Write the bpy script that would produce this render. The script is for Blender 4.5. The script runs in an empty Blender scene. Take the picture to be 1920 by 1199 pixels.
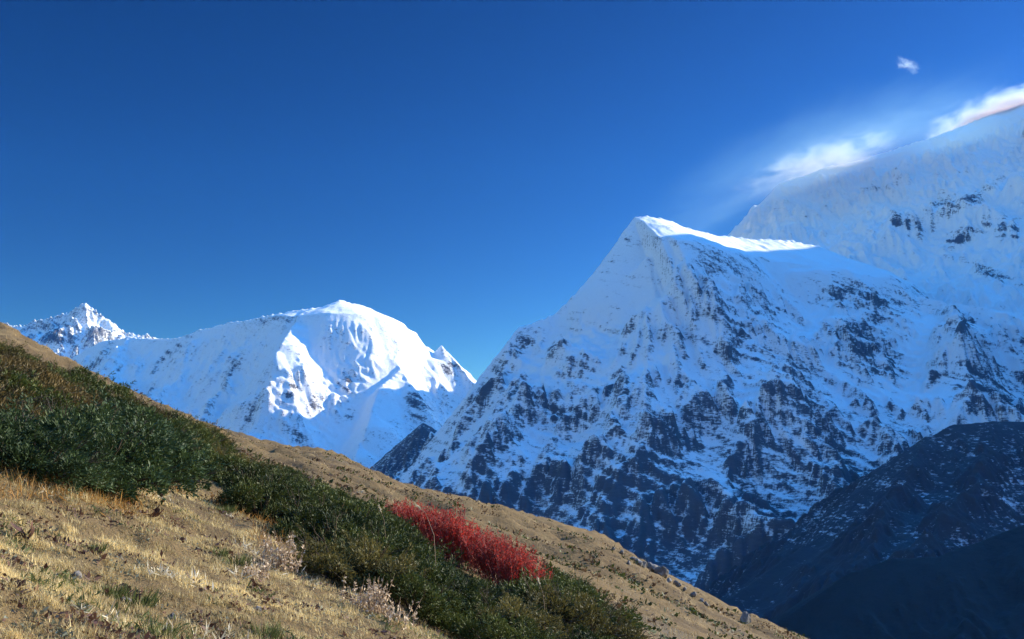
import bpy, bmesh, math, random
import numpy as np
from mathutils import Vector, Matrix

# ------------------------------------------------------------------ camera, sky, sun, exposure
S = bpy.context.scene
COL = S.collection
PITCH = math.radians(9.5)
FPX = 35.0 / 36.0 * 1920.0                    # focal length in photo pixels
camd = bpy.data.cameras.new('camera')
cam = bpy.data.objects.new('camera', camd)
COL.objects.link(cam)
camd.lens = 35.0
camd.sensor_width = 36.0
camd.clip_start = 0.1
camd.clip_end = 120000.0
cam.location = (0, 0, 0)
cam.rotation_euler = (math.pi / 2 + PITCH, 0, 0)
S.camera = cam

SUN_EL = math.radians(25.0)
SUN_AZ = math.radians(62.0)
W = bpy.data.worlds.new('World')
S.world = W
W.use_nodes = True
wn, wl = W.node_tree.nodes, W.node_tree.links
sky = wn.new('ShaderNodeTexSky')
sky.sky_type = 'NISHITA'
sky.sun_disc = False
sky.sun_elevation = SUN_EL
sky.sun_rotation = SUN_AZ
sky.altitude = 4000
sky.air_density = 1.5
sky.dust_density = 1.0
sky.ozone_density = 5.0
gam = wn.new('ShaderNodeGamma')
gam.inputs['Gamma'].default_value = 2.6          # the deep, dry high-altitude blue
mul = wn.new('ShaderNodeMixRGB')
mul.blend_type = 'MULTIPLY'
mul.inputs['Fac'].default_value = 1.0
mul.inputs['Color2'].default_value = (0.066, 0.0510, 0.0330, 1)
wl.new(sky.outputs[0], gam.inputs[0])
wl.new(gam.outputs[0], mul.inputs['Color1'])
tco = wn.new('ShaderNodeTexCoord')                # sky gain added overhead, out of frame, to brighten the shaded snow
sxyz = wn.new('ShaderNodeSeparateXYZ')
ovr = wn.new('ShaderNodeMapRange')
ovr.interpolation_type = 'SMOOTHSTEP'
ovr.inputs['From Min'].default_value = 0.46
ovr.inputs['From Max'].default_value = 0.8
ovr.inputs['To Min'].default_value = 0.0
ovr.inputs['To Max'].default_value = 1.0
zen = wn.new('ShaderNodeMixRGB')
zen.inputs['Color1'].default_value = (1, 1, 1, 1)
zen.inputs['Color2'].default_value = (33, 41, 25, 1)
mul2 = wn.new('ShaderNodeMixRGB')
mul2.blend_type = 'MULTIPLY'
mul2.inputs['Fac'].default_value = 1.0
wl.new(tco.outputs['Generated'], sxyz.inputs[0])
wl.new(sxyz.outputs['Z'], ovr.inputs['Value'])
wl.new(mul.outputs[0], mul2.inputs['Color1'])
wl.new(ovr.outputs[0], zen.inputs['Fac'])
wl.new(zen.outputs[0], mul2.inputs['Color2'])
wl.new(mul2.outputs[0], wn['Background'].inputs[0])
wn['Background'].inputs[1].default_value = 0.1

SUNV = Vector((math.sin(SUN_AZ) * math.cos(SUN_EL), math.cos(SUN_AZ) * math.cos(SUN_EL), math.sin(SUN_EL)))
sund = bpy.data.lights.new('sun', 'SUN')
sund.energy = 5.0
sund.angle = math.radians(0.4)
sund.color = (1.0, 0.95, 0.86)
suno = bpy.data.objects.new('sun', sund)
COL.objects.link(suno)
suno.rotation_euler = (-SUNV).to_track_quat('-Z', 'Y').to_euler()

S.view_settings.view_transform = 'Standard'
S.view_settings.look = 'None'
S.view_settings.gamma = 1.0
S.view_settings.exposure = 1.0
S.render.engine = 'CYCLES'
S.cycles.max_bounces = 8
S.cycles.diffuse_bounces = 6
S.cycles.transparent_max_bounces = 8
S.cycles.volume_bounces = 0

# ------------------------------------------------------------------ small helpers
CP, SP = math.cos(PITCH), math.sin(PITCH)

def ray(u, v):
    """direction through a photo pixel, scaled so that its depth (world Y) is 1: returns X/Y, Z/Y"""
    xc, yc = (u - 960.0) / FPX, (599.5 - v) / FPX
    Y = CP - yc * SP
    return xc / Y, (SP + yc * CP) / Y

def pt(u, v, Y):
    a, e = ray(u, v)
    return (a * Y, Y, e * Y)

def to_pix(x, y, z):
    """photo pixel of world points (arrays)"""
    f = y * CP + z * SP
    up = -y * SP + z * CP
    return 960.0 + FPX * x / f, 599.5 - FPX * up / f

class Perlin:
    def __init__(self, seed):
        r = np.random.RandomState(seed)
        self.p = np.tile(r.permutation(256), 3).astype(np.int32)
        a = r.rand(256) * 2 * np.pi
        self.gx, self.gy = np.cos(a), np.sin(a)
    def __call__(self, x, y):
        xi, yi = np.floor(x).astype(np.int64), np.floor(y).astype(np.int64)
        fx, fy = x - xi, y - yi
        xi &= 255; yi &= 255
        u, v = fx**3 * (fx * (fx * 6 - 15) + 10), fy**3 * (fy * (fy * 6 - 15) + 10)
        p = self.p
        def g(ix, iy, dx, dy):
            h = p[p[ix] + iy]
            return self.gx[h] * dx + self.gy[h] * dy
        a = g(xi, yi, fx, fy); b = g(xi + 1, yi, fx - 1, fy)
        c = g(xi, yi + 1, fx, fy - 1); d = g(xi + 1, yi + 1, fx - 1, fy - 1)
        return ((a + u * (b - a)) + v * ((c + u * (d - c)) - (a + u * (b - a)))) * 1.5
    def fbm(self, x, y, octs=5, gain=0.5, lac=2.03):
        s, a, f = 0, 1.0, 1.0
        for i in range(octs):
            s = s + a * self(x * f + 17.3 * i, y * f + 9.1 * i); a *= gain; f *= lac
        return s
    def ridged(self, x, y, octs=5, gain=0.5, lac=2.07):
        s, a, f, w = 0, 1.0, 1.0, 1.0
        for i in range(octs):
            n = (1 - np.abs(self(x * f + 31.7 * i, y * f + 5.3 * i))) ** 2 * w
            s = s + a * n; w = np.clip(n * 1.6, 0, 1); a *= gain; f *= lac
        return s

def sstep(a, b, x):
    t = np.clip((x - a) / (b - a), 0, 1)
    return t * t * (3 - 2 * t)

def blur(a, n=1):
    for _ in range(n):
        p = np.pad(a, 1, mode='edge')
        a = (p[1:-1, 1:-1] * 4 + (p[:-2, 1:-1] + p[2:, 1:-1] + p[1:-1, :-2] + p[1:-1, 2:]) * 2
             + p[:-2, :-2] + p[:-2, 2:] + p[2:, :-2] + p[2:, 2:]) / 16
    return a

def erode(h, cell, drops, seed, batches=8, steps=55, rate=0.3, cap=4.0, inertia=0.08):
    """rain droplets that carve fall-line gullies; heights in metres, grid spacing cell"""
    r = np.random.RandomState(seed)
    h = h / cell
    n0, n1 = h.shape
    for b in range(batches):
        N = drops // batches
        px, py = r.rand(N) * (n0 - 3) + 1, r.rand(N) * (n1 - 3) + 1
        dx, dy = np.zeros(N), np.zeros(N)
        vel, wat, sed = np.ones(N), np.ones(N), np.zeros(N)
        for s in range(steps):
            ix, iy = px.astype(int), py.astype(int)
            fx, fy = px - ix, py - iy
            a, bb, c, d = h[ix, iy], h[ix + 1, iy], h[ix, iy + 1], h[ix + 1, iy + 1]
            gx = (bb - a) * (1 - fy) + (d - c) * fy
            gy = (c - a) * (1 - fx) + (d - bb) * fx
            dx, dy = dx * inertia - gx * (1 - inertia), dy * inertia - gy * (1 - inertia)
            l = np.sqrt(dx * dx + dy * dy) + 1e-9
            dx, dy = dx / l, dy / l
            nx, ny = np.clip(px + dx, 1, n0 - 2.01), np.clip(py + dy, 1, n1 - 2.01)
            jx, jy = nx.astype(int), ny.astype(int)
            qx, qy = nx - jx, ny - jy
            h0 = a * (1 - fx) * (1 - fy) + bb * fx * (1 - fy) + c * (1 - fx) * fy + d * fx * fy
            h1 = (h[jx, jy] * (1 - qx) * (1 - qy) + h[jx + 1, jy] * qx * (1 - qy)
                  + h[jx, jy + 1] * (1 - qx) * qy + h[jx + 1, jy + 1] * qx * qy)
            dh = h1 - h0
            C = np.maximum(-dh, 0.02) * vel * wat * cap
            dep = np.where(dh > 0, np.minimum(dh, sed), np.where(sed > C, (sed - C) * 0.2, 0))
            er = np.where((dh <= 0) & (sed <= C), np.minimum((C - sed) * rate, -dh), 0)
            amt = dep - er
            sed = sed - amt
            delta = np.zeros_like(h)
            np.add.at(delta, (ix, iy), amt * (1 - fx) * (1 - fy))
            np.add.at(delta, (ix + 1, iy), amt * fx * (1 - fy))
            np.add.at(delta, (ix, iy + 1), amt * (1 - fx) * fy)
            np.add.at(delta, (ix + 1, iy + 1), amt * fx * fy)
            h = h + np.clip(delta, -0.5, 0.5)
            vel = np.sqrt(np.clip(vel * vel - dh * 2, 0.01, 9))
            wat *= 0.985
            px, py = nx, ny
    return h * cell

def grid_mesh(name, X, Y, Z, mat, attrs=None, keep=None):
    n0, n1 = X.shape
    me = bpy.data.meshes.new(name)
    idx = np.arange(n0 * n1).reshape(n0, n1)
    q = np.stack([idx[:-1, :-1], idx[1:, :-1], idx[1:, 1:], idx[:-1, 1:]], -1).reshape(-1, 4)
    if keep is not None:
        k = (keep[:-1, :-1] | keep[1:, :-1] | keep[1:, 1:] | keep[:-1, 1:]).reshape(-1)
        q = q[k]
        used = np.unique(q)
        remap = np.zeros(n0 * n1, int); remap[used] = np.arange(len(used))
        q = remap[q]
    else:
        used = np.arange(n0 * n1)
    co = np.stack([X, Y, Z], -1).reshape(-1, 3)[used]
    me.vertices.add(len(co)); me.vertices.foreach_set('co', co.astype(np.float32).ravel())
    me.loops.add(len(q) * 4); me.loops.foreach_set('vertex_index', q.astype(np.int32).ravel())
    me.polygons.add(len(q)); me.polygons.foreach_set('loop_start', np.arange(len(q), dtype=np.int32) * 4)
    me.polygons.foreach_set('loop_total', np.full(len(q), 4, np.int32))
    me.polygons.foreach_set('use_smooth', np.ones(len(q), bool))
    me.update(); me.validate()
    for k, a in (attrs or {}).items():
        at = me.attributes.new(k, 'FLOAT', 'POINT')
        at.data.foreach_set('value', a.reshape(-1)[used].astype(np.float32))
    me.materials.append(mat)
    o = bpy.data.objects.new(name, me)
    COL.objects.link(o)
    return o

def new_mat(name):
    m = bpy.data.materials.new(name); m.use_nodes = True
    nt = m.node_tree
    return m, nt, nt.nodes, nt.links, nt.nodes['Principled BSDF']

# ------------------------------------------------------------------ mountain material
def mountain_mat(name, snow=(0.86, 0.88, 0.90), rock=(0.050, 0.053, 0.062), rock2=(0.12, 0.12, 0.125), scale=1.0,
                 strata=(0.0, 0.35, 1.0), bump=1.0):
    """snow lying on layered rock; attribute 'rock' says how bare the ground is (0.5 = half and half)"""
    m, nt, N, L, B = new_mat(name)
    geo = N.new('ShaderNodeNewGeometry')
    at = N.new('ShaderNodeAttribute'); at.attribute_name = 'rock'
    mp = N.new('ShaderNodeMapping'); mp.vector_type = 'POINT'
    mp.inputs['Rotation'].default_value = (0, math.radians(18), 0)
    mp.inputs['Scale'].default_value = (0.35, 0.35, 1.6)
    L.new(geo.outputs['Position'], mp.inputs['Vector'])
    def noise(vec, sc, det, rough, dist=0.0):
        n = N.new('ShaderNodeTexNoise'); n.inputs['Scale'].default_value = sc * scale
        n.inputs['Detail'].default_value = det; n.inputs['Roughness'].default_value = rough
        n.inputs['Distortion'].default_value = dist
        L.new(vec, n.inputs['Vector']); return n.outputs['Fac']
    def math_(op, a, b):
        n = N.new('ShaderNodeMath'); n.operation = op
        for i, s in ((0, a), (1, b)):
            if isinstance(s, (int, float)): n.inputs[i].default_value = s
            else: L.new(s, n.inputs[i])
        return n.outputs[0]
    n1 = noise(mp.outputs[0], 0.075, 5, 0.65, 0.6)
    n2 = noise(geo.outputs['Position'], 0.04, 7, 0.7)
    n3 = noise(geo.outputs['Position'], 0.0035, 4, 0.6)
    s = math_('ADD', math_('MULTIPLY', math_('SUBTRACT', n1, 0.5), 2.1), math_('MULTIPLY', math_('SUBTRACT', n2, 0.5), 1.9))
    s = math_('ADD', s, math_('MULTIPLY', math_('SUBTRACT', n3, 0.5), 0.8))
    s = math_('ADD', s, at.outputs['Fac'])
    rp = N.new('ShaderNodeMapRange'); rp.interpolation_type = 'SMOOTHSTEP'
    rp.inputs['From Min'].default_value = 0.22; rp.inputs['From Max'].default_value = 0.92
    L.new(s, rp.inputs['Value'])
    rc = N.new('ShaderNodeMixRGB')
    rc.inputs['Color1'].default_value = (*rock, 1); rc.inputs['Color2'].default_value = (*rock2, 1)
    L.new(noise(mp.outputs[0], 0.05, 5, 0.6), rc.inputs['Fac'])
    mx = N.new('ShaderNodeMixRGB'); mx.inputs['Color1'].default_value = (*snow, 1)
    L.new(rp.outputs[0], mx.inputs['Fac']); L.new(rc.outputs[0], mx.inputs['Color2'])
    L.new(mx.outputs[0], B.inputs['Base Color'])
    B.inputs['Roughness'].default_value = 0.8
    B.inputs['Specular IOR Level'].default_value = 0.15
    bp = N.new('ShaderNodeBump'); bp.inputs['Strength'].default_value = 0.8
    bp.inputs['Distance'].default_value = 8.0 * bump
    L.new(n2, bp.inputs['Height'])
    L.new(bp.outputs[0], B.inputs['Normal'])
    return m

# ------------------------------------------------------------------ mountains
def seg_field(X, Y, ridges, warp=None):
    """height of the roof carried by ridge lines: each ridge drops away from its crest, gently on its cap, then steeply"""
    H = np.full(X.shape, -1e9)
    for rd in ridges:
        P = np.array([pt(*p[:3]) for p in rd['p']])
        capw = np.array([p[3] if len(p) > 3 else rd.get('cap', 0.0) for p in rd['p']])
        g, s1, s2, d1 = rd.get('g', 0.5), rd.get('s1', 1.25), rd.get('s2', 0.8), rd.get('d1', 700.0)
        sb = rd.get('back', 1.0)
        best = np.full(X.shape, -1e9)
        before = np.zeros(X.shape, bool)
        for i in range(len(P) - 1):
            a, b = P[i], P[i + 1]
            dx, dy = b[0] - a[0], b[1] - a[1]
            L2 = dx * dx + dy * dy
            tu = ((X - a[0]) * dx + (Y - a[1]) * dy) / L2
            t = np.clip(tu, 0, 1)
            ex, ey = X - (a[0] + t * dx), Y - (a[1] + t * dy)
            d = np.sqrt(ex * ex + ey * ey)
            z = a[2] + t * (b[2] - a[2])
            c = capw[i] + t * (capw[i + 1] - capw[i])
            front = (ex * dy - ey * dx) * (1 if dx >= 0 else -1) > 0       # camera side
            dd = d
            if i > 0 and capw[i - 1] < 100 <= capw[i]: before = tu < 0       # a cap does not reach back past its outer end
            c = np.where(before, 0, c)
            pr = g * np.minimum(dd, c) + s1 * np.clip(dd - c, 0, d1) + s2 * np.maximum(dd - c - d1, 0)
            pr = np.where(front, pr, d * sb)
            best = np.maximum(best, z - pr)
        k = rd.get('k', 25.0)
        m = np.maximum(H, best)
        H = np.where(H < -1e8, best, m + k * np.log1p(np.exp(-np.abs(H - best) / k)) - 0)
    return H

def blobs(U, V, items):
    """bare-rock patches (or snowfields, negative) where the face shows them: u, v, half-width, half-height, tilt, amount"""
    R = np.zeros(U.shape)
    for (u, v, a, b, tilt, amt) in items:
        c, s = math.cos(math.radians(tilt)), math.sin(math.radians(tilt))
        x, y = U - u, V - v
        p, q = (x * c + y * s) / a, (-x * s + y * c) / b
        R = R + amt * np.exp(-(p * p + q * q) * 1.2)
    return R

def mountain(name, xr, yr, cell, ridges, mat, seed, floor, base=0.1, slope_w=0.5, alt=None, patches=(), noise_amp=60, noise_len=500,
             warp=60, drops=120000, er=0.3, fine=10, post=1, curv=0.5, strat=0.15, aspect=0.12, terr=0, crest_w=0.12, big=0, jag=0):
    xs = np.arange(xr[0], xr[1], cell); ys = np.arange(yr[0], yr[1], cell)
    X, Y = np.meshgrid(xs, ys, indexing='ij')
    pn = Perlin(seed)
    WX = X + warp * pn.fbm(X / 700, Y / 700, 3) ; WY = Y + warp * pn.fbm(X / 700 + 50, Y / 700 + 9, 3)
    H0 = seg_field(X, Y, ridges)
    H1 = seg_field(WX, WY, ridges)
    dcrest = np.full(X.shape, 1e9); dtrue = dcrest.copy()
    for r in ridges:
        if not r.get('main'): continue
        P = np.array([pt(*p[:3]) for p in r['p']])
        for i in range(len(P) - 1):
            a, b = P[i], P[i + 1]
            dx, dy = b[0] - a[0], b[1] - a[1]
            t = np.clip(((X - a[0]) * dx + (Y - a[1]) * dy) / (dx * dx + dy * dy), 0, 1)
            cp = [(q[3] if len(q) > 3 else 0.0) for q in r['p']]
            dd = np.hypot(X - a[0] - t * dx, Y - a[1] - t * dy)
            dtrue = np.minimum(dtrue, dd)
            dcrest = np.minimum(dcrest, np.maximum(dd - (cp[i] + t * (cp[i + 1] - cp[i])), dd * 0.02))
    w = crest_w + (1 - crest_w) * sstep(0, 320, dcrest)
    H = H0 * (1 - w) + H1 * w
    H = H + w * noise_amp * (pn.ridged(X / noise_len, Y / noise_len, 5) - 0.9)
    if big:
        H = H + w * big * (pn.ridged(X / 1300 + 7, Y / 1300, 4) - 0.8)
    if jag:
        H = H + jag * np.exp(-(dtrue / 60) ** 2) * pn.fbm(X / 45, Y / 45, 3)
    H = np.maximum(H, floor)
    Hc = H.copy()
    if drops:
        H = erode(H, cell, drops, seed + 1, rate=er)
        H = blur(H, post)
        wk = sstep(20, 200, dcrest)
        H = Hc * (1 - wk) + H * wk
    H = H + fine * (0.05 + 0.88 * w) * (pn.ridged(X / 90, Y / 90, 4) - 0.9)
    if terr:
        # rock beds crop out as broken steps that dip down to the right
        st_ = H * 0.906 + X * 0.423
        zone = np.clip(0.5 + 1.3 * pn.fbm(X / 800 + 3, Y / 800, 3), 0, 1) * sstep(20, 170, dcrest)
        for lam, k in ((terr, 0.62), (terr * 0.37, 0.5)):
            ph = (st_ + terr * (0.7 * pn.fbm(X / 420, Y / 420, 3) + 0.35 * pn.fbm(X / 110 + 5, Y / 110, 2))) / lam
            t = ph - np.floor(ph)
            H = H + lam * k * zone * (sstep(0.5, 0.95, t) - t)
        H = blur(H, 1)
    gx, gy = np.gradient(H, cell)
    sl = np.sqrt(gx * gx + gy * gy)
    U, V = to_pix(X, Y, H)
    R = base + slope_w * (np.clip(sl, 0, 2.5) - 1.1) * 0.5
    b1 = blur(H, 3); b2 = blur(b1, 12); b3 = blur(b2[::3, ::3], 25)
    b3 = np.repeat(np.repeat(b3, 3, 0), 3, 1)[:H.shape[0], :H.shape[1]]
    R = R + curv * (np.clip((H - b1) / (0.10 * cell), -1, 1) * 0.18 + np.clip((b1 - b2) / (0.6 * cell), -1, 1) * 0.08
                    + np.clip((b2 - b3) / (2.5 * cell), -1, 1) * 0.08)
    if alt:
        R = R + alt[2] * (1 - sstep(alt[0], alt[1], H))
    al, st_ = X * 0.906 - H * 0.423, H * 0.906 + X * 0.423       # beds dip down to the right
    R = R + strat * (pn.fbm(al / 560, st_ / 42 + 0.5 * pn.fbm(X / 260, Y / 260, 3), 4) + 0.6 * pn.fbm(al / 110, st_ / 18, 3))
    R = R - aspect * gx / np.sqrt(1 + sl * sl)                   # the sunnier side keeps less snow
    R = R + 1.25 * blobs(U, V, patches) * np.clip(0.8 + 1.1 * pn.fbm(al / 330 + 9, st_ / 50, 3), 0.1, 1.6)
    o = grid_mesh(name, X, Y, H, mat, {'rock': R}, H > floor + 1)
    o['kind'] = 'structure'
    return o

M_snow = mountain_mat('snow_and_rock')

# pyramid peak far left, 16 km
mountain('far_peak', (-10500, -3600), (13500, 17600), 12, [
    dict(main=1, s1=1.0, s2=0.8, back=1.0, cap=0, p=[(-300, 640, 16500), (-60, 612, 16300), (30, 612, 16200), (105, 592, 16100), (160, 570, 16000), (200, 600, 16000), (235, 628, 16050), (290, 632, 16100), (330, 640, 16100), (420, 700, 16100)]),
    dict(s1=1.1, s2=0.9, back=1.1, p=[(160, 570, 16000), (175, 640, 15200), (170, 700, 14400), (168, 760, 13800)]),
], M_snow, 11, -200, base=0.12, noise_amp=130, noise_len=500, big=120, jag=40, crest_w=.3, strat=.25, patches=[(110, 625, 40, 22, 20, .5), (85, 655, 14, 12, 0, -.5), (190, 630, 30, 25, 40, .12)])

# long ice ridge, 13 to 10 km
mountain('ice_ridge', (-8200, 300), (8300, 14000), 11, [
    dict(main=1, g=.45, s1=1.35, s2=1.0, d1=900, back=1.0, p=[(-160, 760, 13500, 0), (100, 690, 13200, 0), (190, 640, 13000, 0), (240, 632, 12800, 0), (300, 634, 12500, 0), (340, 632, 12300, 20), (380, 618, 12100, 10), (440, 602, 11700, 10), (500, 592, 11350, 20), (560, 582, 11250, 250), (600, 576, 11280, 500), (640, 562, 11330, 600), (670, 570, 11380, 550), (700, 590, 11420, 500), (740, 625, 11430, 450), (790, 655, 11400, 400), (818, 662, 11330, 150), (828, 648, 11280, 20), (845, 672, 11200, 0), (866, 705, 11100, 0), (880, 725, 11000, 0), (900, 760, 10900, 0), (960, 860, 10700, 0)]),
    dict(main=1, g=.55, s1=1.3, s2=1.0, back=1.5, p=[(585, 578, 11230, 160), (556, 603, 10780, 240), (534, 633, 10330, 200), (517, 664, 10000, 60), (513, 672, 9950, 0)]),
    dict(main=1, g=.6, s1=1.2, s2=1.0, back=1.3, p=[(790, 655, 11350, 100), (735, 668, 10700, 120), (775, 725, 10250, 120), (812, 785, 9850, 60), (790, 870, 9400, 0)]),
    dict(main=1, g=.6, s1=1.2, s2=1.0, back=1.3, p=[(760, 690, 10600, 0), (712, 725, 10100, 100), (695, 775, 9650, 260), (672, 835, 9250, 200), (640, 890, 9000, 0)]),
    dict(g=.4, s1=1.2, s2=1.0, back=.9, p=[(240, 632, 12800), (200, 720, 11800), (150, 780, 11000)]),
    dict(g=.4, s1=1.2, s2=1.0, back=.9, p=[(380, 618, 12300), (330, 700, 11400), (250, 800, 10500)]),
    dict(g=.4, s1=1.2, s2=1.0, back=.9, p=[(470, 598, 12000), (430, 700, 11000), (370, 800, 10200)]),
], M_snow, 21, -300, base=-0.04, slope_w=0.3, fine=15, noise_amp=85, noise_len=420, big=90, jag=16, strat=.2, terr=90, drops=40000, patches=[(780, 765, 34, 24, 60, .7), (845, 690, 16, 26, 60, .55), (190, 670, 50, 9, -50, .5), (225, 690, 30, 6, -55, .5), (300, 680, 40, 7, -55, .5), (265, 760, 40, 8, -60, .45), (345, 640, 40, 8, -45, .4), (430, 700, 50, 8, -60, .45), (470, 780, 40, 10, -60, .45), (545, 735, 34, 12, -65, .5), (590, 760, 20, 14, -40, .5), (650, 715, 22, 22, -50, .5), (560, 815, 18, 16, 0, .5), (655, 780, 24, 10, -30, .45), (520, 600, 40, 8, -5, .45), (430, 850, 60, 10, -60, .4), (640, 575, 14, 10, 60, .3)])

# dark rocky toe below the ice ridge
mountain('rock_toe', (-1700, 300), (7600, 9300), 9, [
    dict(main=1, s1=1.0, s2=.9, back=.9, p=[(640, 960, 8500), (690, 890, 8500), (730, 850, 8520), (792, 792, 8550), (820, 806, 8560), (870, 830, 8600), (960, 900, 8600)]),
], M_snow, 25, -300, base=0.82, slope_w=0.3, noise_amp=40, noise_len=250, drops=40000, jag=8)

# central mountain, 8 km
mountain('great_mountain', (-1700, 5600), (4300, 9900), 8.5, [
    dict(main=1, g=.55, s1=1.3, s2=1.02, d1=900, back=1.8, p=[(590, 1060, 7000, 0), (680, 985, 7300, 0), (748, 908, 7450, 0), (808, 838, 7600, 0), (890, 736, 7750, 0), (925, 690, 7800, 0), (975, 618, 7850, 30), (1035, 595, 7920, 30), (1100, 530, 8000, 0), (1160, 465, 8080, 0), (1181, 428, 8120, 0), (1188, 411, 8138, 0), (1190, 409, 8140, 560), (1215, 408, 8180, 700), (1250, 417, 8280, 650), (1290, 430, 8450, 600), (1340, 444, 8650, 460), (1400, 449, 8850, 600), (1470, 453, 8980, 850), (1525, 460, 9020, 850), (1545, 480, 8950, 250), (1620, 518, 8600, 30), (1700, 548, 8300, 0), (1780, 568, 8050, 0), (1850, 578, 7900, 0), (1960, 590, 7900, 0), (2200, 560, 8000, 0)]),
    dict(s1=1.1, s2=.8, back=1.0, p=[(1110, 540, 7950), (1112, 592, 7550), (1060, 690, 7200), (960, 770, 6800), (900, 860, 6400), (800, 960, 6100)]),
    dict(s1=1.1, s2=.8, back=1.0, p=[(1215, 480, 7700), (1230, 560, 7400), (1215, 680, 6850), (1208, 765, 6200), (1190, 860, 5900), (1150, 960, 5600), (1080, 1060, 5200)]),
    dict(s1=1.1, s2=.8, back=1.0, p=[(1208, 765, 6200), (1130, 860, 6000), (1040, 940, 5800), (940, 1000, 5700)]),
    dict(s1=1.1, s2=.8, back=1.0, p=[(1208, 765, 6200), (1290, 860, 5900), (1390, 960, 5600), (1480, 1030, 5300)]),
    dict(s1=1.1, s2=.8, back=1.0, p=[(1330, 480, 8200), (1350, 540, 7850), (1367, 594, 7450), (1420, 700, 6950), (1480, 790, 6550), (1560, 900, 6100), (1640, 1000, 5700)]),
    dict(s1=1.1, s2=.8, back=1.0, p=[(1550, 520, 8300), (1570, 600, 7550), (1620, 690, 7100), (1680, 780, 6750), (1740, 850, 6400)]),
    dict(s1=1.1, s2=.8, back=1.0, p=[(1780, 568, 7950), (1790, 650, 7300), (1830, 720, 6750), (1920, 790, 6400), (2050, 850, 6200)]),
], M_snow, 31, -1100, base=-0.10, slope_w=0.75, terr=95, alt=(-450, 1050, .80), noise_amp=120, noise_len=480, big=150, drops=300000, curv=0.35, strat=0.42, aspect=.3, jag=14, patches=[
    (1075, 590, 30, 10, -50, .45), (1140, 505, 28, 9, -55, .45), (985, 650, 42, 14, -55, .45), (905, 735, 28, 11, -50, .45), (1175, 450, 20, 8, -60, .4),
    (940, 685, 75, 16, -55, .35), (1040, 765, 58, 16, 28, .5), (1362, 850, 42, 14, 55, .55), (1345, 765, 85, 18, 32, .4), (1155, 920, 22, 40, 0, .45),
    (1030, 900, 45, 14, -45, .35), (1215, 472, 34, 12, 0, .35), (1322, 535, 40, 14, -60, .35), (1355, 580, 22, 15, 0, .45), (1300, 602, 25, 9, -50, .35),
    (1270, 625, 42, 8, 27, .4), (1165, 652, 20, 11, 0, .4), (1100, 703, 20, 11, 0, .4), (1160, 715, 18, 18, 0, .35), (1030, 660, 48, 14, -50, .35),
    (1385, 635, 38, 10, -60, .35), (1275, 735, 22, 30, 40, .45), (1440, 680, 110, 20, 10, .28), (1480, 720, 95, 24, 12, .4),
    (1575, 552, 42, 20, -20, .6), (1700, 578, 150, 13, 14, .45), (1810, 606, 45, 13, -25, .55), (1650, 602, 55, 8, -20, .35), (1600, 640, 80, 22, 20, .45),
    (1655, 682, 60, 18, 25, .4), (1840, 722, 95, 34, 15, .6), (1718, 690, 14, 60, -8, -.7), (1770, 762, 60, 12, 28, -.7), (1865, 785, 80, 9, -5, -.5),
    (1640, 810, 90, 40, -15, .25), (1590, 890, 40, 20, 0, .3), (1250, 1040, 220, 60, 0, .2), (880, 840, 90, 45, -30, -.15), (1010, 830, 70, 25, 0, -.2),
    (1110, 625, 36, 40, 0, -.3), (1240, 590, 40, 30, 0, -.3), (1420, 520, 130, 26, 10, -.3), (1230, 665, 60, 22, 20, -.2)])

# right massif, 12 km
mountain('high_massif', (2000, 9000), (7700, 13600), 11, [
    dict(main=1, g=.5, s1=.95, s2=.8, d1=900, back=1.0, p=[(1240, 560, 11600, 0), (1375, 440, 11700, 0), (1420, 390, 11800, 0), (1460, 350, 11900, 100), (1540, 318, 12000, 100), (1640, 290, 12100, 200), (1770, 250, 12200, 300), (1860, 215, 12250, 300), (1930, 190, 12300, 300), (2060, 190, 12300, 100), (2300, 260, 12300, 100)]),
    dict(s1=.9, s2=.7, back=.9, p=[(1540, 330, 11900), (1560, 420, 11200), (1600, 480, 10600), (1700, 560, 9700)]),
    dict(s1=.9, s2=.7, back=.9, p=[(1770, 260, 12100), (1860, 340, 11300), (1800, 440, 10500), (1840, 500, 10100)]),
    dict(s1=.9, s2=.7, back=.9, p=[(2000, 250, 12000), (1930, 400, 10900), (1900, 500, 10200), (1960, 570, 9700)]),
], M_snow, 41, 300, base=-0.26, slope_w=0.4, terr=130, noise_amp=110, noise_len=420, big=160, drops=150000, fine=24, jag=16, patches=[
(1680, 412, 11, 20, -10, .95), (1702, 420, 7, 24, -6, .95), (1722, 428, 8, 20, -15, .95), (1640, 415, 14, 8, 40, .45), (1830, 368, 56, 13, -32, .8), (1775, 385, 26, 20, 0, .7), (1800, 445, 36, 17, -25, .9), (1880, 425, 12, 30, 10, .8), (1905, 430, 10, 28, 5, .8), (1868, 515, 58, 11, 22, .9), (1850, 420, 12, 24, 15, .7), (1750, 425, 8, 18, 0, .7), (1550, 375, 10, 12, 0, .4), (1650, 350, 60, 6, -8, .3), (1560, 430, 16, 20, 0, .25)])

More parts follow.
